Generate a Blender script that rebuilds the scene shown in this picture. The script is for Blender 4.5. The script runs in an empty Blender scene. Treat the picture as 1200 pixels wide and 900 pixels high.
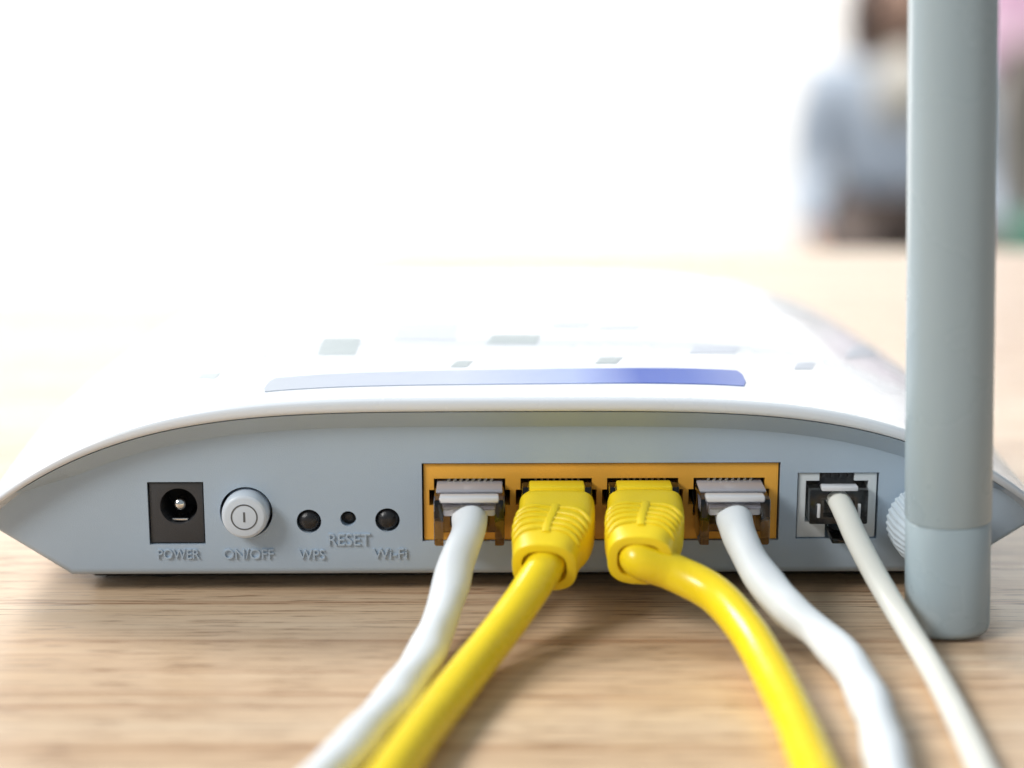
import bpy, bmesh, math, random
from mathutils import Vector, Matrix, noise
random.seed(7)
C = bpy.context.scene.collection
MM = 0.001

# ------------------------------------------------------------------ camera
F_PX, CAM_D, CAM_H, Y_HOR = 2200.0, 300.0, 107.0, -70.0     # in pixels of the 1200x900 photograph and in mm
PITCH = math.atan((450 - Y_HOR) / F_PX)
cam_d = bpy.data.cameras.new('camera')
cam = bpy.data.objects.new('camera', cam_d); C.objects.link(cam)
cam.location = (0, -CAM_D * MM, CAM_H * MM)
cam.rotation_euler = (math.pi / 2 - PITCH, 0, 0)
cam_d.sensor_width = 36.0; cam_d.sensor_fit = 'HORIZONTAL'
cam_d.lens = 36.0 * F_PX / 1200.0
cam_d.clip_start = 0.01; cam_d.clip_end = 60
cam_d.dof.use_dof = True
cam_d.dof.focus_distance = 0.310
cam_d.dof.aperture_fstop = 7.2
bpy.context.scene.camera = cam

# ------------------------------------------------------------------ light
W = bpy.data.worlds.new('World'); bpy.context.scene.world = W; W.use_nodes = True
bg = W.node_tree.nodes['Background']
bg.inputs[0].default_value = (0.74, 0.885, 1.0, 1); bg.inputs[1].default_value = 0.36

def area(name, loc, target, sx, sy, power, col):
    l = bpy.data.lights.new(name, 'AREA'); l.shape = 'RECTANGLE'; l.size = sx; l.size_y = sy
    l.energy = power; l.color = col
    o = bpy.data.objects.new(name, l); C.objects.link(o); o.location = loc
    o.rotation_euler = (Vector(target) - Vector(loc)).to_track_quat('-Z', 'Y').to_euler()
    return o
area('window_light', (-1.0, 1.0, 1.25), (0, -0.02, 0), 0.7, 0.5, 31, (1.0, 0.985, 0.96))
area('room_light', (-1.05, -0.62, 0.92), (0, 0, 0.01), 0.45, 0.45, 17, (1.0, 0.985, 0.96))
area('wall_wash', (0.2, 4.2, 2.2), (0.2, 5.7, -0.45), 5.0, 0.8, 270, (1.0, 0.975, 0.94))  # added lamp without a visible source, washes the back wall white

vs = bpy.context.scene.view_settings
vs.view_transform = 'Standard'; vs.look = 'None'; vs.exposure = 0.0; vs.gamma = 1.0
bpy.context.scene.display_settings.display_device = 'sRGB'
try:
    bpy.context.scene.cycles.use_denoising = True
    bpy.context.scene.cycles.max_bounces = 12
    bpy.context.scene.cycles.transmission_bounces = 12
    bpy.context.scene.cycles.transparent_max_bounces = 12
    bpy.context.scene.cycles.sample_clamp_indirect = 6.0
except Exception:
    pass

# ------------------------------------------------------------------ photograph pixels -> points (mm)
FW = Vector((0, math.cos(PITCH), -math.sin(PITCH))); UP = Vector((0, math.sin(PITCH), math.cos(PITCH)))
CP = Vector((0, -CAM_D, CAM_H))
YAW = math.radians(0.65)
RZ = Matrix.Rotation(YAW, 3, 'Z')
def ray(px, py): return FW + Vector((1, 0, 0)) * ((px - 600) / F_PX) + UP * ((450 - py) / F_PX)
def at_z(px, py, z):
    r = ray(px, py); return CP + r * ((z - CP.z) / r.z)
def face(px, py, off=0.0):      # a point of the router's rear face (off mm in front of it) in the router's own axes
    n = Vector((math.sin(YAW), -math.cos(YAW), 0)); r = ray(px, py)
    q = CP + r * ((off - n.dot(CP)) / n.dot(r))
    return RZ.inverted() @ q

# ------------------------------------------------------------------ materials
def mat(name, col, rough=0.4, metal=0.0, spec=0.5, coat=0.0, trans=0.0, ior=1.5, sss=0.0, var=0.0, vscale=300.0, bump=0.0, bscale=900.0, rvar=0.0):
    m = bpy.data.materials.new(name); m.use_nodes = True
    nt = m.node_tree; b = nt.nodes['Principled BSDF']
    b.inputs['Base Color'].default_value = (*col, 1); b.inputs['Roughness'].default_value = rough
    b.inputs['Metallic'].default_value = metal; b.inputs['Specular IOR Level'].default_value = spec
    b.inputs['Coat Weight'].default_value = coat; b.inputs['Coat Roughness'].default_value = 0.1
    b.inputs['Transmission Weight'].default_value = trans; b.inputs['IOR'].default_value = ior
    if sss:
        b.inputs['Subsurface Weight'].default_value = sss
        b.inputs['Subsurface Radius'].default_value = (1, 0.9, 0.7); b.inputs['Subsurface Scale'].default_value = 0.0015
    tc = nt.nodes.new('ShaderNodeTexCoord')
    def noise_n(scale, detail=4):
        n = nt.nodes.new('ShaderNodeTexNoise'); n.inputs['Scale'].default_value = scale; n.inputs['Detail'].default_value = detail
        nt.links.new(tc.outputs['Object'], n.inputs['Vector']); return n
    if var:
        n = noise_n(vscale); r = nt.nodes.new('ShaderNodeValToRGB')
        r.color_ramp.elements[0].position = 0.3; r.color_ramp.elements[1].position = 0.7
        r.color_ramp.elements[0].color = (*[c * (1 - var) for c in col], 1)
        r.color_ramp.elements[1].color = (*[min(1, c * (1 + var * 0.6)) for c in col], 1)
        nt.links.new(n.outputs['Fac'], r.inputs['Fac']); nt.links.new(r.outputs['Color'], b.inputs['Base Color'])
    if rvar:
        n = noise_n(vscale * 1.7); mr = nt.nodes.new('ShaderNodeMapRange')
        mr.inputs['From Min'].default_value = 0.3; mr.inputs['From Max'].default_value = 0.7
        mr.inputs['To Min'].default_value = max(0.02, rough - rvar); mr.inputs['To Max'].default_value = rough + rvar
        nt.links.new(n.outputs['Fac'], mr.inputs['Value']); nt.links.new(mr.outputs['Result'], b.inputs['Roughness'])
    if bump:
        n = noise_n(bscale, 2); bp = nt.nodes.new('ShaderNodeBump'); bp.inputs['Strength'].default_value = bump
        bp.inputs['Distance'].default_value = 0.0002
        nt.links.new(n.outputs['Fac'], bp.inputs['Height']); nt.links.new(bp.outputs['Normal'], b.inputs['Normal'])
    return m

M = {}
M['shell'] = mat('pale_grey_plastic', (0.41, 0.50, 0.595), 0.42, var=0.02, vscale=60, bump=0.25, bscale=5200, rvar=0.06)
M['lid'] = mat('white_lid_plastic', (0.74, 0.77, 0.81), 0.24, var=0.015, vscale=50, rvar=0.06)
M['cap'] = mat('button_plastic', (0.62, 0.68, 0.75), 0.35)
M['mark'] = mat('dark_grey_print', (0.10, 0.105, 0.11), 0.5)
M['black'] = mat('black_plastic', (0.012, 0.012, 0.014), 0.3, bump=0.3, bscale=4000, rvar=0.08)
M['charcoal'] = mat('charcoal_plastic', (0.045, 0.045, 0.048), 0.5, bump=0.3, bscale=5000)
M['dark'] = mat('dark_recess_shade', (0.012, 0.012, 0.013), 0.6)  # near black, carries the shade inside ports and under the router
M['metal'] = mat('nickel', (0.75, 0.75, 0.74), 0.18, metal=1.0)
M['gold'] = mat('brass_contact', (0.62, 0.55, 0.42), 0.3, metal=1.0)
M['orange'] = mat('orange_plastic', (0.86, 0.42, 0.05), 0.42, var=0.05, vscale=80, rvar=0.07, bump=0.2, bscale=4000)
M['socketgrey'] = mat('pale_socket_plastic', (0.66, 0.70, 0.72), 0.4, var=0.03, vscale=90)
M['clear'] = mat('clear_plastic', (0.46, 0.445, 0.51), 0.04, trans=1.0, ior=1.52)
M['milky'] = mat('milky_highlight', (0.97, 0.97, 1.0), 0.10, trans=0.30, ior=1.45)  # white highlights of the clear plugs put into the base colour
M['silver'] = mat('silvery_sheen_plastic', (0.86, 0.84, 0.90), 0.08, trans=0.55, ior=1.45)  # sky reflection on the plug tops put into the base colour
M['smoke'] = mat('smoky_clear_plastic', (0.92, 0.93, 0.92), 0.08, trans=1.0, ior=1.5)
M['yellow'] = mat('yellow_rubber', (0.94, 0.69, 0.015), 0.36, sss=0.15, var=0.03, vscale=150, rvar=0.08, bump=0.15, bscale=2500)
M['yellowj'] = mat('yellow_jacket', (0.94, 0.70, 0.015), 0.27, sss=0.15, var=0.03, vscale=120, rvar=0.06)
M['whitej'] = mat('white_jacket', (0.82, 0.855, 0.88), 0.46, sss=0.06, var=0.025, vscale=130, rvar=0.08, bump=0.15, bscale=1800)
M['creamj'] = mat('cream_jacket', (0.80, 0.79, 0.72), 0.36, sss=0.1, var=0.03, vscale=130, rvar=0.06)
M['antenna'] = mat('grey_antenna_plastic', (0.37, 0.45, 0.49), 0.28, var=0.015, vscale=40, rvar=0.05, bump=0.2, bscale=4000)
M['hub'] = mat('pale_blue_plastic', (0.60, 0.68, 0.74), 0.33)
M['foot'] = mat('rubber_foot', (0.03, 0.03, 0.03), 0.8)
M['vent'] = mat('vent_grey', (0.50, 0.55, 0.56), 0.5)
M['ventp'] = mat('vent_pale', (0.66, 0.69, 0.76), 0.5)
M['wall'] = mat('wall_paint', (0.90, 0.885, 0.86), 0.8, var=0.03, vscale=1.2)
M['floor'] = mat('floor_paint', (0.55, 0.52, 0.48), 0.6, var=0.08, vscale=3)
M['skin'] = mat('skin', (0.50, 0.33, 0.25), 0.5, var=0.06, vscale=20)
M['skin2'] = mat('skin_tan', (0.30, 0.225, 0.18), 0.5, var=0.06, vscale=20)
M['hair'] = mat('brown_hair', (0.055, 0.027, 0.018), 0.5, var=0.3, vscale=40)
M['blue'] = mat('pale_blue_cloth', (0.37, 0.425, 0.505), 0.85, var=0.06, vscale=15)
M['grey'] = mat('grey_cloth', (0.46, 0.50, 0.50), 0.85, var=0.06, vscale=15)
M['brown'] = mat('brown_cloth', (0.07, 0.05, 0.042), 0.85, var=0.15, vscale=15)
M['taupe'] = mat('taupe_cloth', (0.22, 0.195, 0.175), 0.85, var=0.08, vscale=15)
M['cream'] = mat('cream_cloth', (0.52, 0.49, 0.44), 0.85, var=0.06, vscale=15)
M['pink'] = mat('pink_cloth', (0.66, 0.40, 0.56), 0.85, var=0.06, vscale=15)
M['green'] = mat('green_cloth', (0.05, 0.17, 0.12), 0.85, var=0.12, vscale=15)
M['eye'] = mat('eye_dark', (0.03, 0.02, 0.02), 0.2)
M['lips'] = mat('lips', (0.42, 0.16, 0.14), 0.4)

def wood():
    m = bpy.data.materials.new('beech_laminate'); m.use_nodes = True
    nt = m.node_tree; N = nt.nodes; L = nt.links; b = N['Principled BSDF']
    tc = N.new('ShaderNodeTexCoord')
    def mapn(sx, sy, rot=0.0, loc=(0, 0, 0)):
        mp = N.new('ShaderNodeMapping'); mp.inputs['Scale'].default_value = (sx, sy, 1); mp.inputs['Rotation'].default_value = (0, 0, rot)
        mp.inputs['Location'].default_value = loc
        L.new(tc.outputs['Object'], mp.inputs['Vector']); return mp
    def nz(mp, scale, detail, rough=0.55, dist=0.0):
        n = N.new('ShaderNodeTexNoise'); n.inputs['Scale'].default_value = scale; n.inputs['Detail'].default_value = detail
        n.inputs['Roughness'].default_value = rough; n.inputs['Distortion'].default_value = dist
        L.new(mp.outputs['Vector'], n.inputs['Vector']); return n
    def ramp(src, pts):
        r = N.new('ShaderNodeValToRGB'); e = r.color_ramp.elements
        while len(e) < len(pts): e.new(0.5)
        for q, (p, c) in zip(e, pts): q.position = p; q.color = (*c, 1)
        L.new(src, r.inputs['Fac']); return r
    def mix(kind, fac, a, c):
        x = N.new('ShaderNodeMix'); x.data_type = 'RGBA'; x.blend_type = kind
        if isinstance(fac, float): x.inputs['Factor'].default_value = fac
        else: L.new(fac, x.inputs['Factor'])
        L.new(a, x.inputs['A']); L.new(c, x.inputs['B']); return x.outputs['Result']
    broad = nz(mapn(2.2, 60), 1.0, 4, 0.6, 0.25)                     # bands a centimetre or two wide
    base = ramp(broad.outputs['Fac'], [(0.25, (0.58, 0.38, 0.225)), (0.50, (0.70, 0.51, 0.335)), (0.75, (0.78, 0.625, 0.45))])
    mid = nz(mapn(7, 430), 1.0, 6, 0.7, 0.4)                         # grain lines
    midr = ramp(mid.outputs['Fac'], [(0.32, (0.62, 0.50, 0.41)), (0.50, (1, 1, 1)), (0.75, (1.06, 1.07, 1.09))])
    col = mix('MULTIPLY', 0.55, base.outputs['Color'], midr.outputs['Color'])
    pore = nz(mapn(75, 1500, 0.0, (3, 1, 0)), 1.0, 3, 0.6)            # short dark pores
    porer = ramp(pore.outputs['Fac'], [(0.36, (0.36, 0.25, 0.19)), (0.45, (1, 1, 1))])
    col = mix('MULTIPLY', 0.75, col, porer.outputs['Color'])
    lines = nz(mapn(1.0, 210, 0.01, (7, 5, 0)), 1.0, 2, 0.5, 0.2)    # long reddish year rings
    liner = ramp(lines.outputs['Fac'], [(0.485, (1, 1, 1)), (0.503, (0.62, 0.45, 0.36)), (0.522, (1, 1, 1))])
    col = mix('MULTIPLY', 0.8, col, liner.outputs['Color'])
    L.new(col, b.inputs['Base Color'])
    b.inputs['Roughness'].default_value = 0.28; b.inputs['Specular IOR Level'].default_value = 0.44
    bp = N.new('ShaderNodeBump'); bp.inputs['Strength'].default_value = 0.25; bp.inputs['Distance'].default_value = 0.0001
    L.new(porer.outputs['Color'], bp.inputs['Height']); L.new(bp.outputs['Normal'], b.inputs['Normal'])
    return m
M['wood'] = wood()

def strip_mat():        # base colour fades from silver to blue along the strip
    m = bpy.data.materials.new('blue_fade'); m.use_nodes = True
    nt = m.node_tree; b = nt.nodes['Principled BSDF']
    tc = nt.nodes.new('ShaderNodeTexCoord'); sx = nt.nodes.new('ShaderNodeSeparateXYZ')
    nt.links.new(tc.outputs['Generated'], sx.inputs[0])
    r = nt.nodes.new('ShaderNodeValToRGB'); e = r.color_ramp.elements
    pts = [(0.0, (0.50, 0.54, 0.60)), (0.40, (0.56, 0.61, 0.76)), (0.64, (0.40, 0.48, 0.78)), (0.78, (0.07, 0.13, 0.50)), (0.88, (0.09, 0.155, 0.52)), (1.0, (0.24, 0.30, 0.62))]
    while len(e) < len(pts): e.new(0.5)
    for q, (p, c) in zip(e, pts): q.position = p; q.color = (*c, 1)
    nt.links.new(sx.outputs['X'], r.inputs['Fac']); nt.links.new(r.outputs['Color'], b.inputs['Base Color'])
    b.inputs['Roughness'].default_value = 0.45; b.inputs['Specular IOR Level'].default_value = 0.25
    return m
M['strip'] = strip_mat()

# ------------------------------------------------------------------ helpers (vertices in mm)
def finish(name, me, m, parent=None, smooth=35.0, world=False):
    if smooth:
        for p in me.polygons: p.use_smooth = True
        me.set_sharp_from_angle(angle=math.radians(smooth))
    if m is not None:
        me.materials.clear(); me.materials.append(m)
    o = bpy.data.objects.new(name, me); C.objects.link(o)
    if parent is not None:
        o.parent = parent
        if world:
            mw = Matrix.Identity(4); q = parent
            while q is not None:
                mw = q.matrix_basis @ mw if q.parent is None else (q.matrix_parent_inverse @ q.matrix_basis) @ mw
                q = q.parent
            o.matrix_parent_inverse = mw.inverted()
    return o

def bm_mesh(bm, name, scale=MM):
    bmesh.ops.recalc_face_normals(bm, faces=bm.faces)
    if scale != 1: bmesh.ops.scale(bm, vec=(scale,) * 3, verts=bm.verts)
    me = bpy.data.meshes.new(name); bm.to_mesh(me); bm.free(); return me

def pyd(name, v, f, scale=MM):
    bm = bmesh.new(); bv = [bm.verts.new(p) for p in v]
    for q in f:
        try: bm.faces.new([bv[i] for i in q])
        except ValueError: pass
    return bm_mesh(bm, name, scale)

def loft(rings, caps=True):
    n = len(rings[0]); v = [p for r in rings for p in r]; f = []
    for i in range(len(rings) - 1):
        for j in range(n):
            k = (j + 1) % n
            f.append((i * n + j, i * n + k, (i + 1) * n + k, (i + 1) * n + j))
    if caps:
        f.append(tuple(reversed(range(n)))); f.append(tuple((len(rings) - 1) * n + j for j in range(n)))
    return v, f

def box_bm(x0, x1, y0, y1, z0, z1, bev=0.0, seg=2, bm=None):
    b = bmesh.new()
    bmesh.ops.create_cube(b, size=1.0)
    for v in b.verts:
        v.co = Vector(((x0 + x1) / 2 + v.co.x * (x1 - x0), (y0 + y1) / 2 + v.co.y * (y1 - y0), (z0 + z1) / 2 + v.co.z * (z1 - z0)))
    if bev:
        bmesh.ops.bevel(b, geom=list(b.edges), offset=bev, segments=seg, profile=0.5, affect='EDGES')
    if bm is not None:
        t = bpy.data.meshes.new('t'); b.to_mesh(t); b.free(); bm.from_mesh(t); bpy.data.meshes.remove(t); return bm
    return b
def box(name, a, m, parent, bev=0.15, seg=2, smooth=35, world=False):
    return finish(name, bm_mesh(box_bm(*a, bev=bev, seg=seg), name), m, parent, smooth, world)

def ring_y(cx, cz, y, r, n=48, ph=0.0): return [(cx + r * math.cos(2 * math.pi * i / n + ph), y, cz + r * math.sin(2 * math.pi * i / n + ph)) for i in range(n)]
def turned_y(name, cx, cz, prof, m, parent, n=48, smooth=35):     # a lathe about an axis along y; prof = [(y, r)...]
    v, f = loft([ring_y(cx, cz, y, r, n) for y, r in prof]); return finish(name, pyd(name, v, f), m, parent, smooth)

def boolean(me, cutter):
    a = bpy.data.objects.new('a', me); b = bpy.data.objects.new('b', cutter)
    C.objects.link(a); C.objects.link(b)
    md = a.modifiers.new('cut', 'BOOLEAN'); md.operation = 'DIFFERENCE'; md.solver = 'EXACT'; md.object = b
    dg = bpy.context.evaluated_depsgraph_get()
    r = bpy.data.meshes.new_from_object(a.evaluated_get(dg))
    bpy.data.objects.remove(a); bpy.data.objects.remove(b); return r

def catmull(pts, per=14):
    pts = [Vector(p) for p in pts]; P = [pts[0] * 2 - pts[1]] + pts + [pts[-1] * 2 - pts[-2]]; out = []
    for i in range(1, len(P) - 2):
        a, b, c, d = P[i - 1], P[i], P[i + 1], P[i + 2]
        for k in range(per):
            t = k / per
            out.append(0.5 * ((2 * b) + (c - a) * t + (2 * a - 5 * b + 4 * c - d) * t * t + (3 * b - a - 3 * c + d) * t ** 3))
    out.append(pts[-1]); return out

def frames(path):
    T = [(path[min(i + 1, len(path) - 1)] - path[max(i - 1, 0)]).normalized() for i in range(len(path))]
    s = T[0].cross(Vector((0, 0, 1))).normalized(); out = []
    for t in T:
        s = (s - t * s.dot(t)).normalized(); out.append((t, s, s.cross(t)))
    return out

def cable(name, path, ra, rb, m, parent, n=20, lump=0.0, twist=0.0):
    path = catmull(path); fr = frames(path); rings = []; d = 0.0
    for i, (p, (t, s, u)) in enumerate(zip(path, fr)):
        if i: d += (path[i] - path[i - 1]).length
        k = 1 + lump * noise.noise(Vector((d * 0.16, 3.1, 0))) ; ring = []
        for j in range(n):
            a = 2 * math.pi * j / n
            w = 1 + lump * 0.9 * math.sin(2 * a + d * twist) + lump * 0.5 * noise.noise(Vector((math.cos(a), math.sin(a), d * 0.25)))
            ring.append(p + s * (ra * k * w * math.cos(a)) + u * (rb * k * w * math.sin(a)))
        rings.append(ring)
    v, f = loft(rings); return finish(name, pyd(name, v, f), m, parent, 60, world=True)

def empty(name, loc, rz=0.0):
    o = bpy.data.objects.new(name, None); C.objects.link(o); o.location = loc; o.rotation_euler = (0, 0, rz)
    o.empty_display_size = 0.02; return o
def tag(o, label, cat, group=None):
    o['label'] = label; o['category'] = cat
    if group: o['group'] = group
    return o

# ------------------------------------------------------------------ setting
Y_EDGE = at_z(1000, 292, 0).y
t = box('table', (-1100, 1100, -520, Y_EDGE, -26, 0), M['wood'], None, bev=1.5, seg=3); t['kind'] = 'structure'
t['label'] = 'pale wood grained table top under the router'
FLOOR = -1170.0; WALL_Y = 5700.0
o = box('wall', (-3600, 3600, WALL_Y, WALL_Y + 120, FLOOR, 2000), M['wall'], None, bev=0, smooth=0); o['kind'] = 'structure'
win = empty('window', (-1.9, WALL_Y * MM, -1.0)); win['kind'] = 'structure'; win['label'] = 'bright overexposed window in the back wall'
em = bpy.data.materials.new('daylight_pane'); em.use_nodes = True; eb = em.node_tree.nodes['Principled BSDF']
eb.inputs['Base Color'].default_value = (0.12, 0.12, 0.12, 1); eb.inputs['Emission Color'].default_value = (1.0, 0.985, 0.965, 1); eb.inputs['Emission Strength'].default_value = 2.4
box('pane', (-1500, 1500, -30, -20, 60, 3000), em, win, bev=0, smooth=0)
for a in ((-1560, -1500, -50, -1, 0, 3060), (1500, 1560, -50, -1, 0, 3060), (-1500, 1500, -50, -1, 0, 60), (-1500, 1500, -50, -1, 3000, 3060)):
    box('frame', a, M['wall'], win, bev=3, smooth=0)
o = box('floor', (-3600, 3600, -1500, WALL_Y, FLOOR - 60, FLOOR), M['floor'], None, bev=0, smooth=0); o['kind'] = 'structure'

# ------------------------------------------------------------------ router
XC = 0.7
router = empty('router', (0, 0, 0), YAW)
tag(router, 'white curved network router with orange port block and upright grey antenna on the wood table', 'router')

W0, ZTIP = 89.3, 14.4
def drop(x): return 19.9 * (abs(x) / W0) ** 4
def z_lip(x): return 34.3 - drop(x)
def z_seam(x): return 32.2 - drop(x) * 0.97
def smooth01(a, b, x):
    t_ = max(0.0, min(1.0, (x - a) / (b - a))); return t_ * t_ * (3 - 2 * t_)
def z_band(x): return z_seam(x) - 0.15 - 3.15 * (1 - smooth01(70, 88, abs(x)))
LEN = 152.0
def half_w(y):
    w = W0 + 1.5 * smooth01(0, 50, y) - 3.5 * smooth01(60, 150, y)
    if y > 128: w -= 20.0 * (1 - math.sqrt(max(0.0, 1 - ((y - 128) / 24.5) ** 2)))
    return w
def z_peak(y):
    z = 34.3 + 1.5 * smooth01(-4, 40, y) - 4.6 * smooth01(40, 150, y)
    if y > 132: z -= 16.0 * (1 - math.sqrt(max(0.0, 1 - ((y - 132) / 20.5) ** 2)))
    return z
def z_side(y): return ZTIP - 2.5 * smooth01(60, 150, y)
def z_top(x, y):
    s = min(1.0, abs(x) / half_w(y)); z = z_peak(y) - (z_peak(y) - z_side(y)) * s ** 4
    pl = 1 - smooth01(0.64, 0.72, s)
    return z + 0.45 * pl * smooth01(28, 38, y) * (1 - smooth01(120, 128, y))     # raised centre panel

# lower housing, with the openings cut into its rear face
def outline(k=1.0, kz=1.0, dz=0.6):
    xs = [-W0 + 0.6 + (2 * W0 - 1.2) * i / 72 for i in range(73)]
    top = [(x, z_band(x) + dz) for x in reversed(xs)]
    pts = [(-74.0, 3.1), (74.0, 3.1)] + [(W0 - 0.4, 13.0)] + top + [(-W0 + 0.4, 13.0)]
    return [(x * k, 3.6 + (z - 3.6) * kz) for x, z in pts]
rings = [[(x, 0.0, z) for x, z in outline()], [(x, 60.0, z) for x, z in outline(0.985, 0.97)], [(x, 128.0, z) for x, z in outline(0.88, 0.74)]]
v, f = loft(rings); bm = bmesh.new(); bv = [bm.verts.new(p) for p in v]
for q in f: bm.faces.new([bv[i] for i in q])
bmesh.ops.recalc_face_normals(bm, faces=bm.faces)
ed = [e for e in bm.edges if all(abs(w.co.y) < 1e-4 and w.co.z < 13.5 for w in e.verts)]
bmesh.ops.bevel(bm, geom=ed, offset=1.5, segments=4, profile=0.5, affect='EDGES')
housing_me = bm_mesh(bm, 'housing')

def rect(a):
    p = face(a[0], a[1]); q = face(a[2], a[3]); return p.x, q.x, q.z, p.z        # x0 x1 z0 z1
JK = rect((172, 565, 241, 638)); OR = rect((494, 543, 912, 633)); PH = rect((935, 554, 1027, 631))
BT = face(288.5, 600.5); WP = face(362, 611); RS = face(408, 608); WF = face(454, 609.5)
cut = bmesh.new()
for a in (JK, OR, PH): box_bm(a[0], a[1], -3, 14, a[2], a[3], bm=cut)
def cyl(bm_, c, r, y0, y1):
    vv, ff = loft([ring_y(c.x, c.z, y0, r, 48), ring_y(c.x, c.z, y1, r, 48)]); b = [bm_.verts.new(p) for p in vv]
    for q in ff: bm_.faces.new([b[i] for i in q])
for c, r in ((BT, 4.4), (WP, 2.05), (RS, 1.32), (WF, 2.05)): cyl(cut, c, r, -3, 13)
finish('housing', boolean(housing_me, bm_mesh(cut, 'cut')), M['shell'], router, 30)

# sloping rim between the lid's lip and the face
N = 96; rings = []
for i in range(N + 1):
    x = -(W0 - 0.5) + (2 * W0 - 1.0) * i / N; zs, zb = z_seam(x) - 0.16, z_band(x)
    tp = 1 - smooth01(78, 89, abs(x))
    rings.append([(x, -2.7 * tp - 0.15, zs), (x, -2.2 * tp - 0.12, zs - (zs - zb) * 0.2), (x, -0.05, zb), (x, 1.5, zb - 0.3), (x, 4, zb), (x, 4, zs)])
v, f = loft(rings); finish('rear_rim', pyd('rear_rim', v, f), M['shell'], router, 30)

# lid
ys = [-1.0, 1.5, 5, 10, 16, 22, 28, 32, 33, 34, 35, 36, 38, 44, 52, 62, 74, 86, 98, 108, 116, 120, 122, 124, 126, 128, 132, 136, 140, 143, 146, 148, 150, 151.3, 152]
rings = []; S = 150
for i in range(S + 1):
    s = math.sin(math.pi / 2 * (-1 + 2 * i / S)); x0 = s * W0
    zs, zl = z_seam(x0), z_lip(x0)
    col = [(x0, -2.5, zs), (x0, -3.0, zs + 0.05), (x0, -3.25, zs + 0.35), (x0, -3.3, zs + 0.8), (x0, -3.3, zl - 0.75), (x0, -3.15, zl - 0.35), (x0, -2.75, zl - 0.1), (x0, -2.1, zl - 0.0)]
    for y in ys: col.append((s * half_w(y), y, z_top(s * half_w(y), y)))
    for y in (148, 130, 90, 50, 10, 0):
        x = s * half_w(y) * 0.985; col.append((x, y, z_top(s * half_w(y), y) - 1.9 - (1.5 if y > 5 else 0)))
    rings.append(col)
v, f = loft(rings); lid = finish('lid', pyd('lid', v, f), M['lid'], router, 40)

def patch(name, pts_px, m, nx=24, ny=4, lift=0.12, parent=lid, rnd=0.0):
    # a thin panel lying on the lid, its four corners taken from the photograph (order: far left, far right, near right, near left)
    def on_lid(px, py):
        z = 34.0
        for _ in range(25):
            q = at_z(px, py, z); l = RZ.inverted() @ q; z = z_top(l.x, l.y)
        return l
    a, b, c, d = [on_lid(*p) for p in pts_px]; top = []
    for j in range(ny + 1):
        for i in range(nx + 1):
            u, w = i / nx, j / ny
            p = a.lerp(b, u).lerp(d.lerp(c, u), w); top.append(Vector((p.x, p.y, 0)))
    if rnd:     # pull the corners in
        for k, (i, j) in enumerate([(0, 0), (nx, 0), (nx, ny), (0, ny)]):
            top[j * (nx + 1) + i].x += rnd * (1 if i == 0 else -1)
    nv = len(top); V = [(p.x, p.y, z_top(p.x, p.y) + lift) for p in top] + [(p.x, p.y, z_top(p.x, p.y) - 0.4) for p in top]; Fc = []
    idx = lambda i, j: j * (nx + 1) + i
    for j in range(ny):
        for i in range(nx):
            q = (idx(i, j), idx(i + 1, j), idx(i + 1, j + 1), idx(i, j + 1)); Fc.append(q); Fc.append(tuple(k + nv for k in reversed(q)))
    edge = [idx(i, 0) for i in range(nx)] + [idx(nx, j) for j in range(ny)] + [idx(i, ny) for i in range(nx, 0, -1)] + [idx(0, j) for j in range(ny, 0, -1)]
    for k in range(len(edge)):
        p, q = edge[k], edge[(k + 1) % len(edge)]; Fc.append((p, q, q + nv, p + nv))
    return finish(name, pyd(name, V, Fc), m, parent, 40)
st = patch('lid_strip', [(318, 444), (868, 435), (876, 453), (306, 460)], M['strip'], 60, 4, 0.15, rnd=0.6)
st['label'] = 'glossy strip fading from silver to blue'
for q, m in [((372, 396, 416, 416), 'vent'), ((570, 392, 628, 403), 'vent'), ((460, 378, 535, 398), 'ventp'), ((528, 423, 547, 430), 'vent'), ((697, 419, 722, 426), 'vent'),
             ((230, 437, 252, 444), 'vent'), ((700, 380, 748, 388), 'ventp'), ((645, 376, 690, 386), 'ventp'), ((808, 406, 862, 414), 'ventp'), ((236, 402, 312, 420), 'ventp'), ((930, 425, 952, 433), 'ventp'), ((990, 412, 1030, 420), 'ventp')]:
    k = 7 if m == 'vent' else 4
    patch('vent', [(q[0] + k, q[1]), (q[2] + k, q[1]), (q[2], q[3]), (q[0], q[3])], M[m], 6, 3, 0.08)

box('gap_blocker', (-72, 72, 8.0, 112, 0.4, 4.4), M['dark'], router, 0.3)  # added dark block, stops light passing underneath and darkens the gap
for x, y in ((-60, 14), (60, 14), (-56, 104), (56, 104)):
    vv, ff = loft([[(x + r * math.cos(a * math.pi / 12), y + r * math.sin(a * math.pi / 12), z) for a in range(24)] for z, r in ((0, 5.2), (0.3, 6), (0.7, 6))])
    finish('foot', pyd('foot', vv, ff), M['foot'], router, 35)

# power socket
cx, cz = (JK[0] + JK[1]) / 2, (JK[2] + JK[3]) / 2; hw, hh = (JK[1] - JK[0]) / 2 - 0.22, (JK[3] - JK[2]) / 2 - 0.22
hc = face(209, 594); R_ = 3.1
bl = box_bm(cx - hw, cx + hw, 0.35, 11, cz - hh, cz + hh, bev=0.12)
ctr = bmesh.new(); cyl(ctr, hc, R_, -2, 9.5)
ps = finish('power_socket', boolean(bm_mesh(bl, 'ps'), bm_mesh(ctr, 'c')), M['charcoal'], router, 30)
turned_y('socket_liner', hc.x, hc.z, [(8.9, R_ - 0.02), (9.45, R_ - 0.02)], M['dark'], ps)
turned_y('pin', hc.x, hc.z, [(1.0, 0.25), (1.15, 0.7), (1.5, 0.98), (9.2, 0.98)], M['metal'], ps, 24)
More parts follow.
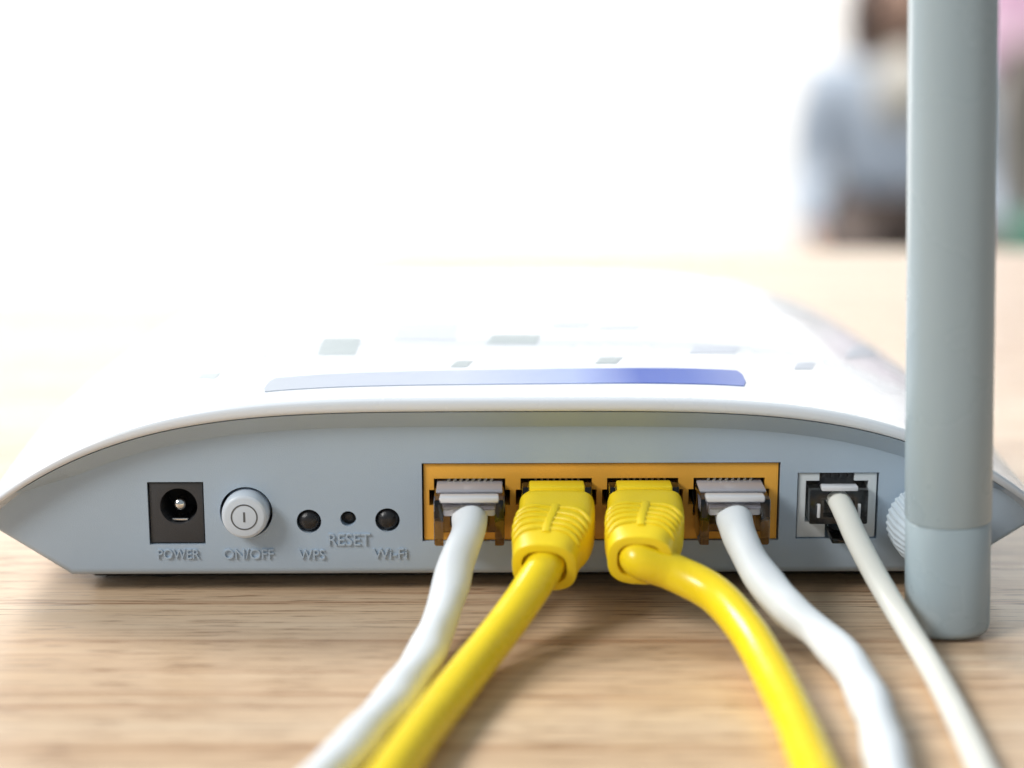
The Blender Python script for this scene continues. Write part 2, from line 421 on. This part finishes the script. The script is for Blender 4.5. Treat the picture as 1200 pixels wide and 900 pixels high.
# inner spring contact, low in the barrel
box('contact', (hc.x - 1.3, hc.x + 1.3, 1.2, 8.5, hc.z - R_ + 0.3, hc.z - R_ + 0.75), M['metal'], ps, 0.08)

# on/off button
r = 3.9
pb = turned_y('power_button', BT.x, BT.z, [(-2.7, r - 0.75), (-2.65, r - 0.55), (-2.45, r - 0.28), (-2.1, r - 0.12), (-1.2, r), (10, r)], M['cap'], router, 64, 25)
def annulus(name, c, r0, r1, y, m, parent, th=0.05, n=64):
    rr = [ring_y(c.x, c.z, y - th, r0, n), ring_y(c.x, c.z, y - th, r1, n), ring_y(c.x, c.z, y + th, r1, n), ring_y(c.x, c.z, y + th, r0, n), ring_y(c.x, c.z, y - th, r0, n)]
    v_, f_ = loft(rr, caps=False); me = pyd(name, v_, f_)
    b_ = bmesh.new(); b_.from_mesh(me); bmesh.ops.remove_doubles(b_, verts=b_.verts, dist=1e-6); return finish(name, bm_mesh(b_, name, 1), m, parent, 30)
annulus('ring_mark', BT, 2.0, 2.22, -2.7, M['mark'], pb)
box('line_mark', (BT.x - 0.16, BT.x + 0.16, -2.75, -2.65, BT.z - 0.85, BT.z + 0.85), M['mark'], pb, 0.0)

for nm, c in (('pairing_button', WP), ('wireless_button', WF)):
    turned_y(nm, c.x, c.z, [(-0.45, 0.12), (-0.42, 0.5), (-0.3, 1.0), (0.0, 1.45), (0.5, 1.75), (1.2, 1.92), (11, 1.92)], M['black'], router, 40, 60)
turned_y('reset_pinhole', RS.x, RS.z, [(1.6, 1.29), (12, 1.29)], M['dark'], router, 32)
turned_y('reset_rod', RS.x, RS.z, [(0.9, 0.5), (1.0, 0.75), (1.7, 0.8)], M['black'], router, 24)

def lettering(s, px0, px1, pyc, h):
    a, b = face(px0, pyc), face(px1, pyc)
    cu = bpy.data.curves.new('lettering', 'FONT'); cu.body = s; cu.size = 1.0; cu.align_x = 'CENTER'; cu.extrude = 0.02
    cu.offset = 0.004
    o_ = bpy.data.objects.new('l', cu); C.objects.link(o_)
    me = bpy.data.meshes.new_from_object(o_.evaluated_get(bpy.context.evaluated_depsgraph_get()))
    bpy.data.objects.remove(o_)
    xs = [w.co.x for w in me.vertices]; yy = [w.co.y for w in me.vertices]; x0, x1, y0, y1 = min(xs), max(xs), min(yy), max(yy)
    for w in me.vertices:
        x = a.x + (w.co.x - x0) / (x1 - x0) * (b.x - a.x); z = a.z + ((w.co.y - y0) / (y1 - y0) - 0.5) * h
        w.co = Vector((x * MM, (-0.30 if w.co.z > 0 else 0.2) * MM, z * MM))
    o_ = finish('lettering', me, M['shell'], router, 30); o_['label'] = 'raised lettering ' + s
for a in (('POWER', 185, 234, 649, 1.7), ('ON/OFF', 262, 321, 649, 1.75), ('WPS', 350, 381, 649.5, 1.75), ('RESET', 385, 434, 632, 2.1), ('Wi-Fi', 437, 477, 648.5, 1.8)): lettering(*a)

# orange block with four network ports
PX = [-7.05 + 14.42 * k for k in range(4)]; PZ0, PZ1 = 11.6, 19.85
ob = box_bm(OR[0] + 0.28, OR[1] - 0.28, 0.45, 13, OR[2] + 0.12, OR[3] - 0.22, bev=0.12)
cut = bmesh.new()
for x in PX:
    box_bm(x - 5.95, x + 5.95, -2, 12, 13.3, PZ1, bm=cut)
oc = boolean(bm_mesh(ob, 'ob'), bm_mesh(cut, 'c1'))
cut = bmesh.new()
for x in PX: box_bm(x - 6.75, x + 6.75, -2, 11.7, 15.2, 17.9, bm=cut)
oc = boolean(oc, bm_mesh(cut, 'c2'))
cut = bmesh.new()
for x in PX: box_bm(x - 3.3, x + 3.3, -2, 11.8, 11.75, 14.5, bm=cut)
oc = boolean(oc, bm_mesh(cut, 'c3'))
block = finish('port_block', oc, M['orange'], router, 30)
for x in PX:
    b = bmesh.new()
    box_bm(x - 5.9, x + 5.9, 2.2, 11.6, 13.35, 19.8, bm=b)
    sk = finish('socket_shade', bm_mesh(b, 'sk'), M['dark'], block, 0)  # dark box puts the shade of the port interior into its colour
    b = bmesh.new()
    for k in range(8): box_bm(x - 4.0 + k * 1.016 + 0.4, x - 4.0 + k * 1.016 + 0.78, 0.9, 2.3, 19.1, 19.75, bm=b)
    pn = finish('contact_pins', bm_mesh(b, 'pins'), M['gold'], block, 0); pn['kind'] = 'stuff'

# telephone port
pb_ = box_bm(PH[0] + 0.2, PH[1] - 0.3, 0.35, 12, PH[2] + 0.15, PH[3] - 0.15, bev=0.12)
o0 = face(945, 564); o1 = face(1016, 612); tn0, tn1 = face(961, 553).x, face(1002, 553).x
cut = bmesh.new(); box_bm(o0.x, o1.x, -2, 11, o1.z, o0.z, bm=cut)
pc = boolean(bm_mesh(pb_, 'pp'), bm_mesh(cut, 'c'))
cut = bmesh.new(); box_bm(tn0, tn1, -2, 10.5, o0.z - 1.5, PH[3] + 1, bm=cut)
pc = boolean(pc, bm_mesh(cut, 'c'))
lx0, lx1 = face(967, 620).x, face(993, 620).x
cut = bmesh.new(); box_bm(lx0, lx1, -2, 10.6, PH[2] - 1, o1.z + 1.0, bm=cut)
pc = boolean(pc, bm_mesh(cut, 'c'))
phone_port = finish('telephone_port', pc, M['socketgrey'], router, 30)
b = box_bm(o0.x + 0.05, o1.x - 0.05, 3.2, 10.8, o1.z + 0.05, o0.z - 0.05)
finish('socket_shade', bm_mesh(b, 'sk'), M['charcoal'], phone_port, 0)  # charcoal box stands in for shade inside the telephone port
b = box_bm(tn0 + 0.05, tn1 - 0.05, 1.0, 10.2, o0.z - 1.0, PH[3] + 0.0); finish('socket_shade', bm_mesh(b, 'sk'), M['charcoal'], phone_port, 0)
b = bmesh.new()
for k in range(4):
    x = tn0 + 0.8 + k * (tn1 - tn0 - 1.6) / 3; box_bm(x - 0.25, x + 0.25, 0.6, 1.4, PH[3] - 0.95, PH[3] - 0.25, bm=b)
q = finish('contact_pins', bm_mesh(b, 'pins'), M['charcoal'], phone_port, 0); q['kind'] = 'stuff'

# antenna: hub on the rear face, hinge piece, long tube
AX = at_z(1119, 745, 1.0); AB = RZ.inverted() @ Vector((AX.x, AX.y + 5.4, 0))
ar = 6.55
tilt = Matrix.Rotation(math.radians(-2.45), 3, 'Y')
def ant_ring(z, rx, ry, n=64):
    out = []
    for i in range(n):
        a = 2 * math.pi * i / n; ca, sa = math.cos(a), math.sin(a); e = 2 / 2.25
        p = Vector((rx * math.copysign(abs(ca) ** e, ca), ry * math.copysign(abs(sa) ** e, sa), z))
        out.append(AB + tilt @ p)
    return out
ZS = 18.6
prof = [(ZS + 0.12, ar - 0.3), (ZS + 0.14, ar - 0.02), (ZS + 0.5, ar + 0.08), (40, ar + 0.05), (110, ar - 0.1), (166, ar - 0.4), (170, ar - 0.8), (172.5, ar - 1.8), (173.6, ar - 3.2), (174, ar - 5)]
v, f = loft([ant_ring(z, r_, r_ * 0.98) for z, r_ in prof]); ant = finish('antenna', pyd('antenna', v, f), M['antenna'], router, 40)
prof = [(0.45, ar - 1.1), (0.52, ar - 0.7), (0.75, ar - 0.35), (1.15, ar - 0.12), (1.8, ar - 0.02), (ZS - 0.1, ar), (ZS + 0.02, ar - 0.08), (ZS + 0.14, ar - 0.4)]
v, f = loft([ant_ring(z, r_, r_ * 0.98) for z, r_ in prof]); finish('antenna_hinge', pyd('antenna_hinge', v, f), M['antenna'], ant, 40)
HB = Vector((AB.x - 0.3, 0, 12.6)); rings = []
for y, r_ in ((0.3, 5.0), (-0.6, 5.7), (-1.2, 6.3), (-6.5, 6.2), (-10.5, 5.5), (-12.0, 4.7), (AB.y + 1.0, 4.4)):
    ring = []
    for i in range(144):
        a = 2 * math.pi * i / 144; rr = r_ + (0.22 if (i // 2) % 2 == 0 and -11 < y < -1 else 0.0)
        ring.append((HB.x + rr * math.cos(a), y, HB.z + rr * math.sin(a)))
    rings.append(ring)
v, f = loft(rings); finish('antenna_connector', pyd('antenna_connector', v, f), M['hub'], ant, 30)

# ------------------------------------------------------------------ cables
def W_(p): return RZ @ Vector(p)          # router axes -> world
def to_world(bm_):
    for w in bm_.verts: w.co = RZ @ w.co
    return bm_
def tail(pts): # the cable runs on over the table past the frame
    a, b = pts[-2], pts[-1]; d = (b - a).normalized(); d.z = 0
    e = [b + d * k for k in (35, 75, 120)]; 
    for q in e: q.z = b.z
    return pts + e
def px_path(lst): return [at_z(*q) for q in lst]

def clear_plug(x, parent, out=8.2, w=5.75, z0=10.8, z1=19.3, m='clear'):
    b = box_bm(x - w, x + w, -out, 8.0, z0, z1 - 0.5, bev=0.4)
    c = bmesh.new(); box_bm(x - w + 1.55, x + w - 1.55, -out - 2, -0.6, z0 - 2, z1 - 2.3, bm=c)     # cable cavity, open below
    me = boolean(bm_mesh(to_world(b), 'plug'), bm_mesh(to_world(c), 'c'))
    p = finish('plug', me, M[m], parent, 30, world=True)
    # stepped top: the raised shoulder and the strain bar
    finish('plug_shoulder', bm_mesh(to_world(box_bm(x - w + 0.3, x + w - 0.3, -out + 3.4, 7.9, z1 - 0.52, z1 - 0.02, bev=0.2)), 's'), M['silver'], p, 30, world=True)
    finish('strain_bar', bm_mesh(to_world(box_bm(x - w + 0.9, x + w - 0.9, -out - 0.05, -out + 2.4, z1 - 1.25, z1 - 0.1, bev=0.35)), 's'), M['milky'], p, 30, world=True)
    finish('cable_collar', bm_mesh(to_world(box_bm(x - w + 1.5, x + w - 1.5, -out + 0.6, -out + 5.0, z1 - 3.6, z1 - 1.7, bev=0.4)), 's'), M['milky'], p, 30, world=True)
    bb = bmesh.new()
    for k in range(8): box_bm(x - 3.75 + k * 1.016, x - 3.4 + k * 1.016, 0.5, 7.0, z1 - 0.3, z1 + 0.35, bm=bb)
    q_ = finish('contact_blades', bm_mesh(to_world(bb), 'cb'), M['gold'], p, 0, world=True); q_['kind'] = 'stuff'
    return p

def white_cable(x, pts, label):
    r_ = empty('network_cable', W_((x, -8, 0)) * MM, YAW); tag(r_, label, 'cable', 'network cables plugged into the orange block')
    clear_plug(x, r_)
    P = px_path(pts); P = [W_((x, -1.0, 16.0)), W_((x, -3.5, 16.0))] + P
    cable('cable', tail(P), 2.85, 2.8, M['whitej'], r_, 28, lump=0.055, twist=0.36)
    return r_
white_cable(PX[0], [(549, 622, 14.3), (535, 660, 11.0), (524, 700, 7.4), (509, 745, 4.2), (481, 795, 2.95), (441, 845, 2.95), (396, 893, 2.95)],
            'white network cable with clear plug, lying alongside a yellow cable on the table')
white_cable(PX[3], [(866, 627, 13.8), (886, 666, 10.4), (922, 712, 6.4), (965, 747, 3.9), (1000, 786, 2.95), (1026, 840, 2.95), (1040, 895, 2.95)],
            'white network cable with clear plug, bending between a yellow cable and the thin cream cable')

def yellow_cable(x, end_px, pts, label, off=19.5):
    r_ = empty('network_cable', W_((x, -8, 0)) * MM, YAW); tag(r_, label, 'cable', 'network cables plugged into the orange block')
    b = box_bm(x - 5.75, x + 5.75, -3.6, 8.0, 12.0, 19.4, bev=0.25)
    pl = finish('plug', bm_mesh(to_world(b), 'plug'), M['clear'], r_, 30, world=True)
    finish('plug_core', bm_mesh(to_world(box_bm(x - 4.55, x + 4.55, -4.2, -0.4, 13.0, 19.75, bev=0.3)), 'core'), M['yellow'], pl, 30, world=True)
    a = Vector((x, -3.4, 15.0)); e = face(end_px[0], end_px[1], off)
    mid = Vector((x * 0.85 + e.x * 0.15, -9.5, a.z * 0.72 + e.z * 0.28))
    path = catmull([a, mid, a.lerp(e, 0.0) * 0.30 + e * 0.70 + Vector((0, 0, 0.35)), e], 10)
    fr = frames(path); n = 56; secs = []
    def section(i, grow=0.0, shrink=1.0):
        k = i / (len(path) - 1); p, (t_, s_, u_) = path[i], fr[i]
        wx = (6.15 + 0.15 * math.sin(k * 3)) * (1 - smooth01(0.45, 1.0, k)) + 5.15 * smooth01(0.45, 1.0, k); hz = 4.75 * (1 - k) + 4.45 * k
        ex = 2 / (5.0 * (1 - k) + 2.7 * k)
        if k < 0.04: wx -= 0.45; hz -= 0.45
        return [p + s_ * ((wx * shrink + grow) * math.copysign(abs(math.cos(a_)) ** ex, math.cos(a_))) + u_ * ((hz * shrink + grow) * math.copysign(abs(math.sin(a_)) ** ex, math.sin(a_))) for a_ in [2 * math.pi * j / n for j in range(n)]]
    for i in range(len(path)): secs.append(section(i))
    L_ = len(path) - 1; d = fr[-1][0]
    secs.append([q + d * 0.28 for q in section(L_, 0, 0.985)]); secs.append([q + d * 0.42 for q in section(L_, 0, 0.94)]); secs.append([q + d * 0.42 for q in section(L_, 0, 0.70)]); secs.append([q - d * 1.6 for q in section(L_, 0, 0.66)])
    secs = [[W_(q) for q in s_] for s_ in secs]
    v_, f_ = loft(secs); boot = finish('boot', pyd('boot', v_, f_), M['yellow'], r_, 40, world=True)
    # grip ribs: raised arcs over the top half, sweeping back at the sides
    for k in range(5):
        tt = 0.36 + 0.095 * k
        for half in (0, 1):
            line = []
            for j in range(13):
                al = (math.pi * (0.10 + 0.395 * j / 12)) if half == 0 else (math.pi * (0.90 - 0.395 * j / 12))
                ii = (tt - 0.10 * abs(math.cos(al)) ** 2 * -1.0) * L_; i0 = max(0, min(L_ - 1, int(ii))); fr_ = ii - i0
                s0, s1 = section(i0), section(i0 + 1); jj = al / (2 * math.pi) * n; j0 = int(jj) % n; jf = jj - int(jj)
                pa = s0[j0].lerp(s0[(j0 + 1) % n], jf); pb2 = s1[j0].lerp(s1[(j0 + 1) % n], jf); line.append(pa.lerp(pb2, fr_))
            fr2 = frames(line); rg = []
            for li, (p_, (t_, s_, u_)) in enumerate(zip(line, fr2)):
                rr = 0.46 * min(1.0, 0.35 + min(li, 12 - li) * 0.4)
                rg.append([W_(p_ + s_ * (rr * 1.1 * math.cos(b_)) + u_ * (rr * math.sin(b_))) for b_ in [2 * math.pi * q / 8 for q in range(8)]])
            vv, ff = loft(rg); finish('rib', pyd('rib', vv, ff), M['yellow'], boot, 60, world=True)
    # smooth spine down the middle
    rg = []
    for i in range(int(L_ * 0.36), int(L_ * 0.86)):
        p_ = section(i)[n // 4]; t_, s_, u_ = fr[i]
        rg.append([W_(p_ + s_ * (0.72 * math.cos(b_)) + u_ * (0.30 * math.sin(b_))) for b_ in [2 * math.pi * q / 12 for q in range(12)]])
    vv, ff = loft(rg); finish('spine', pyd('spine', vv, ff), M['yellow'], boot, 60, world=True)
    P = [W_(path[-6] + Vector((0, 0, 0.1))), W_(path[-1])] + px_path(pts)
    cable('cable', tail(P), 2.98, 2.98, M['yellowj'], r_, 24, lump=0.012, twist=0.2)
    return r_
yellow_cable(PX[1], (638, 664), [(607, 712, 7.2), (567, 765, 4.0), (528, 814, 2.99), (494, 858, 2.99), (462, 903, 2.99)],
             'yellow network cable with ribbed boot, crossing onto the white cable beside it')
yellow_cable(PX[2], (750, 656), [(790, 671, 10.3), (838, 697, 8.2), (876, 740, 5.6), (905, 790, 3.8), (932, 845, 2.99), (954, 900, 2.99)],
             'yellow network cable with ribbed boot, curving sharply away from the other yellow cable')

# telephone cable
tx = face(980, 590).x; oz0, oz1 = o1.z, o0.z
ph = empty('telephone_cable', W_((tx, -5, 0)) * MM, YAW)
tag(ph, 'thin cream telephone cable with small smoky plug in the pale port beside the antenna', 'cable')
hwid = (o1.x - o0.x) / 2 - 0.35; tcx = (o0.x + o1.x) / 2
b = box_bm(tcx - hwid, tcx + hwid, -2.2, 8, oz0 + 0.3, oz1 - 0.9, bev=0.3)
c = bmesh.new(); box_bm(tcx - 2.6, tcx + 2.6, -5, 0.4, oz0 + 1.6, oz1 - 2.6, bm=c)
pl = finish('plug', boolean(bm_mesh(to_world(b), 'pl'), bm_mesh(to_world(c), 'c')), M['smoke'], ph, 30, world=True)
finish('strain_bar', bm_mesh(to_world(box_bm(tcx - 3.0, tcx + 3.0, -2.5, -0.6, oz1 - 1.05, oz1 - 0.2, bev=0.2)), 'sb'), M['milky'], pl, 30, world=True)
for sx in (-1, 1):
    finish('plug_rib', bm_mesh(to_world(box_bm(tcx + sx * 3.35 - 0.25, tcx + sx * 3.35 + 0.25, -2.4, -1.6, oz0 + 1.5, oz0 + 3.9, bev=0.12)), 'pr'), M['milky'], pl, 30, world=True)
b = box_bm((lx0 + lx1) / 2 - 1.5, (lx0 + lx1) / 2 + 1.5, -4.4, 6, oz0 - 1.5, oz0 - 0.6, bev=0.2)
for w in b.verts:
    if w.co.y < -1: w.co.z -= (-1 - w.co.y) * 0.25
finish('latch', bm_mesh(to_world(b), 'la'), M['smoke'], pl, 30, world=True)
P = [W_((tcx + 0.1, 0.0, 16.2)), W_((tcx + 0.15, -2.2, 16.2))] + px_path([(993, 607, 14.6), (1004, 632, 12.4), (1030, 681, 8.2), (1062, 734, 4.6), (1095, 788, 2.3), (1126, 848, 1.95), (1151, 902, 1.95)])
cable('cable', tail(P), 1.98, 1.6, M['creamj'], ph, 20, lump=0.012, twist=0.1)

# ------------------------------------------------------------------ people and bench far behind the table (mm, seat at z = 0)
def skin_mesh(name, joints, edges, sub=2, root=0):
    me = bpy.data.meshes.new(name); me.from_pydata([j[:3] for j in joints], edges, []); o_ = bpy.data.objects.new(name, me); C.objects.link(o_)
    o_.modifiers.new('skin', 'SKIN'); s_ = o_.modifiers.new('sub', 'SUBSURF'); s_.levels = sub; s_.render_levels = sub
    for i, j in enumerate(joints):
        sv = me.skin_vertices[0].data[i]; sv.radius = (j[3], j[4] if len(j) > 4 else j[3]); sv.use_root = (i == root)
    r_ = bpy.data.meshes.new_from_object(o_.evaluated_get(bpy.context.evaluated_depsgraph_get())); bpy.data.objects.remove(o_); return r_
def ellipsoid(c, r_, seg=32, cutf=None, jit=0.0):
    b_ = bmesh.new(); bmesh.ops.create_uvsphere(b_, u_segments=seg, v_segments=seg // 2, radius=1.0)
    for w in b_.verts:
        k = 1 + jit * noise.noise(w.co * 4.0); w.co = Vector((c[0] + w.co.x * r_[0] * k, c[1] + w.co.y * r_[1] * k, c[2] + w.co.z * r_[2] * k))
    if cutf: bmesh.ops.delete(b_, geom=[w for w in b_.verts if cutf(w.co)], context='VERTS')
    return b_
def person(loc, label, top, legs, skin, hair_low, stand=False):
    root = empty('person', loc); tag(root, label, 'person', 'people behind the table')
    J = [(0, 0, .10, .13, .10), (0, .0, .28, .12, .085), (0, .01, .44, .14, .09), (0, .005, .53, .07, .06), (0, -.005, .58, .048), (0, -.02, .64, .06, .07), (0, -.02, .72, .078, .092), (0, -.01, .80, .06, .075)]
    E = [(i, i + 1) for i in range(7)]
    def chain(start, pts):
        k = start
        for p in pts: J.append(p); E.append((k, len(J) - 1)); k = len(J) - 1
        return k
    def arm(s):
        if stand: return [(s * .185, .01, .49, .055), (s * .21, .01, .36, .045), (s * .225, .0, .22, .04), (s * .228, -.02, .10, .033), (s * .228, -.035, .0, .024, .02), (s * .226, -.04, -.05, .016, .035)]
        return [(s * .185, .01, .49, .055), (s * .215, .0, .36, .045), (s * .22, -.03, .22, .04), (s * .235, -.12, .13, .033), (s * .24, -.20, .07, .024, .02), (s * .235, -.25, .03, .035, .016)]
    def leg(s):
        if stand: return [(s * .09, .0, .04, .085), (s * .10, -.005, -.18, .07), (s * .10, -.01, -.36, .056), (s * .10, .01, -.56, .05), (s * .10, .02, -.74, .036), (s * .10, .0, -.80, .036), (s * .11, -.13, -.815, .034, .022)]
        return [(s * .10, -.06, .085, .085), (s * .15, -.28, .08, .07), (s * .18, -.46, .06, .058), (s * .18, -.47, -.14, .052), (s * .18, -.46, -.32, .038), (s * .18, -.47, -.385, .036), (s * .185, -.60, -.40, .034, .022)]
    for s in (-1, 1):
        k = chain(2, arm(s))
        if stand:
            for q in range(4):
                y = -.04 + (.028 - q * .018); chain(k, [(s * .225, y, -.085, .0095), (s * .222, y, -.115 + abs(q - 1) * .005, .0085), (s * .214, y, -.135 + abs(q - 1) * .006, .0075)])
            chain(k, [(s * .218, -.085, -.06, .010), (s * .212, -.09, -.09, .009)])
        else:
            for q in range(4):
                x = s * (.235 + (.028 - q * .018)); chain(k, [(x, -.285, .016, .0095), (x - s * .002, -.315 + abs(q - 1) * .005, .012, .0085), (x - s * .003, -.335 + abs(q - 1) * .006, .010, .0075)])
            chain(k, [(s * .195, -.25, .02, .010), (s * .18, -.275, .012, .009)])
        chain(0, leg(s))
    body = finish('body', skin_mesh('body', J, E), M[skin], root, 60)
    for s in (-1, 1): finish('eye', bm_mesh(ellipsoid((s * .033, -.103, .725), (.012, .008, .008), 12), 'eye', 1), M['eye'], body, 60)
    finish('nose', bm_mesh(ellipsoid((0, -.118, .695), (.014, .016, .024), 16), 'nose', 1), M[skin], body, 60)
    finish('mouth', bm_mesh(ellipsoid((0, -.098, .655), (.024, .008, .007), 16), 'mouth', 1), M['lips'], body, 60)
    for s in (-1, 1): finish('ear', bm_mesh(ellipsoid((s * .085, -.01, .70), (.010, .02, .03), 16), 'ear', 1), M[skin], body, 60)
    h_ = ellipsoid((0, .012, .70 - hair_low / 2), (.14, .122, .135 + hair_low / 2), 48, lambda c_: c_.y < -.05 and c_.z < .775 and abs(c_.x) < .062, 0.06)
    finish('hair', bm_mesh(h_, 'hair', 1), M['hair'], body, 60)
    T = [(0, 0, .06 if stand else .08, .17, .13), (0, 0, .28, .165, .115), (0, .01, .44, .18, .115), (0, .005, .525, .085, .075)]; TE = [(0, 1), (1, 2), (2, 3)]
    for s in (-1, 1):
        k = 2; pts = [(p[0], p[1], p[2], p[3] + .015) for p in arm(s)[:4]]; e = arm(s)[4]; q = pts[-1]
        pts.append((q[0] * .4 + e[0] * .6, q[1] * .4 + e[1] * .6, q[2] * .4 + e[2] * .6, .038))
        for p in pts: T.append(p); TE.append((k, len(T) - 1)); k = len(T) - 1
    finish('shirt', skin_mesh('shirt', T, TE), M[top], root, 60)
    if not stand:
        finish('undershirt', bm_mesh(ellipsoid((0, -.075, .46), (.075, .055, .11), 24), 'undershirt', 1), M['cream'], root, 60)
    T = [(0, .01, .09, .155, .12)]; TE = []
    for s in (-1, 1):
        k = 0
        for p in leg(s)[:5]: T.append((p[0], p[1], p[2], p[3] + .014)); TE.append((k, len(T) - 1)); k = len(T) - 1
    finish('trousers', skin_mesh('trousers', T, TE), M[legs], root, 60)
    for s in (-1, 1):
        f_ = leg(s)[-1]; finish('shoe', bm_mesh(ellipsoid((f_[0], f_[1] + .06, f_[2] + .008), (.05, .125, .044), 24), 'shoe', 1), M['brown'], root, 60)
    return root
SEAT = -0.735; PY = 4.72
person((1.015, PY, SEAT), 'seated person with brown hair in a pale blue shirt and dark trousers, behind the table', 'blue', 'brown', 'skin', .10)
person((1.60, PY + 0.50, FLOOR * MM + 0.848), 'standing person in a pink top and grey brown trousers, half hidden behind the antenna', 'pink', 'taupe', 'skin2', .10, True)
bench = empty('bench', (1.45, PY, FLOOR * MM)); tag(bench, 'low green upholstered bench carrying the seated person in pale blue', 'bench')
s0 = SEAT / MM - FLOOR - 5
finish('seat', bm_mesh(box_bm(-600, 600, -280, 280, s0 - 130, s0, bev=25, seg=3), 'seat'), M['green'], bench, 40)
for x in (-540, 540):
    for y in (-230, 230): finish('leg', bm_mesh(box_bm(x - 25, x + 25, y - 25, y + 25, 0, s0 - 128, bev=4), 'leg'), M['brown'], bench, 40)
cu = finish('cushion', bm_mesh(ellipsoid((0, 0, 65), (150, 190, 70), 32), 'cushion'), M['green'], None, 60)
cu.location = (1.30, PY - 0.05, SEAT - 0.004); tag(cu, 'dark green cushion on the bench beside the seated person', 'cushion')
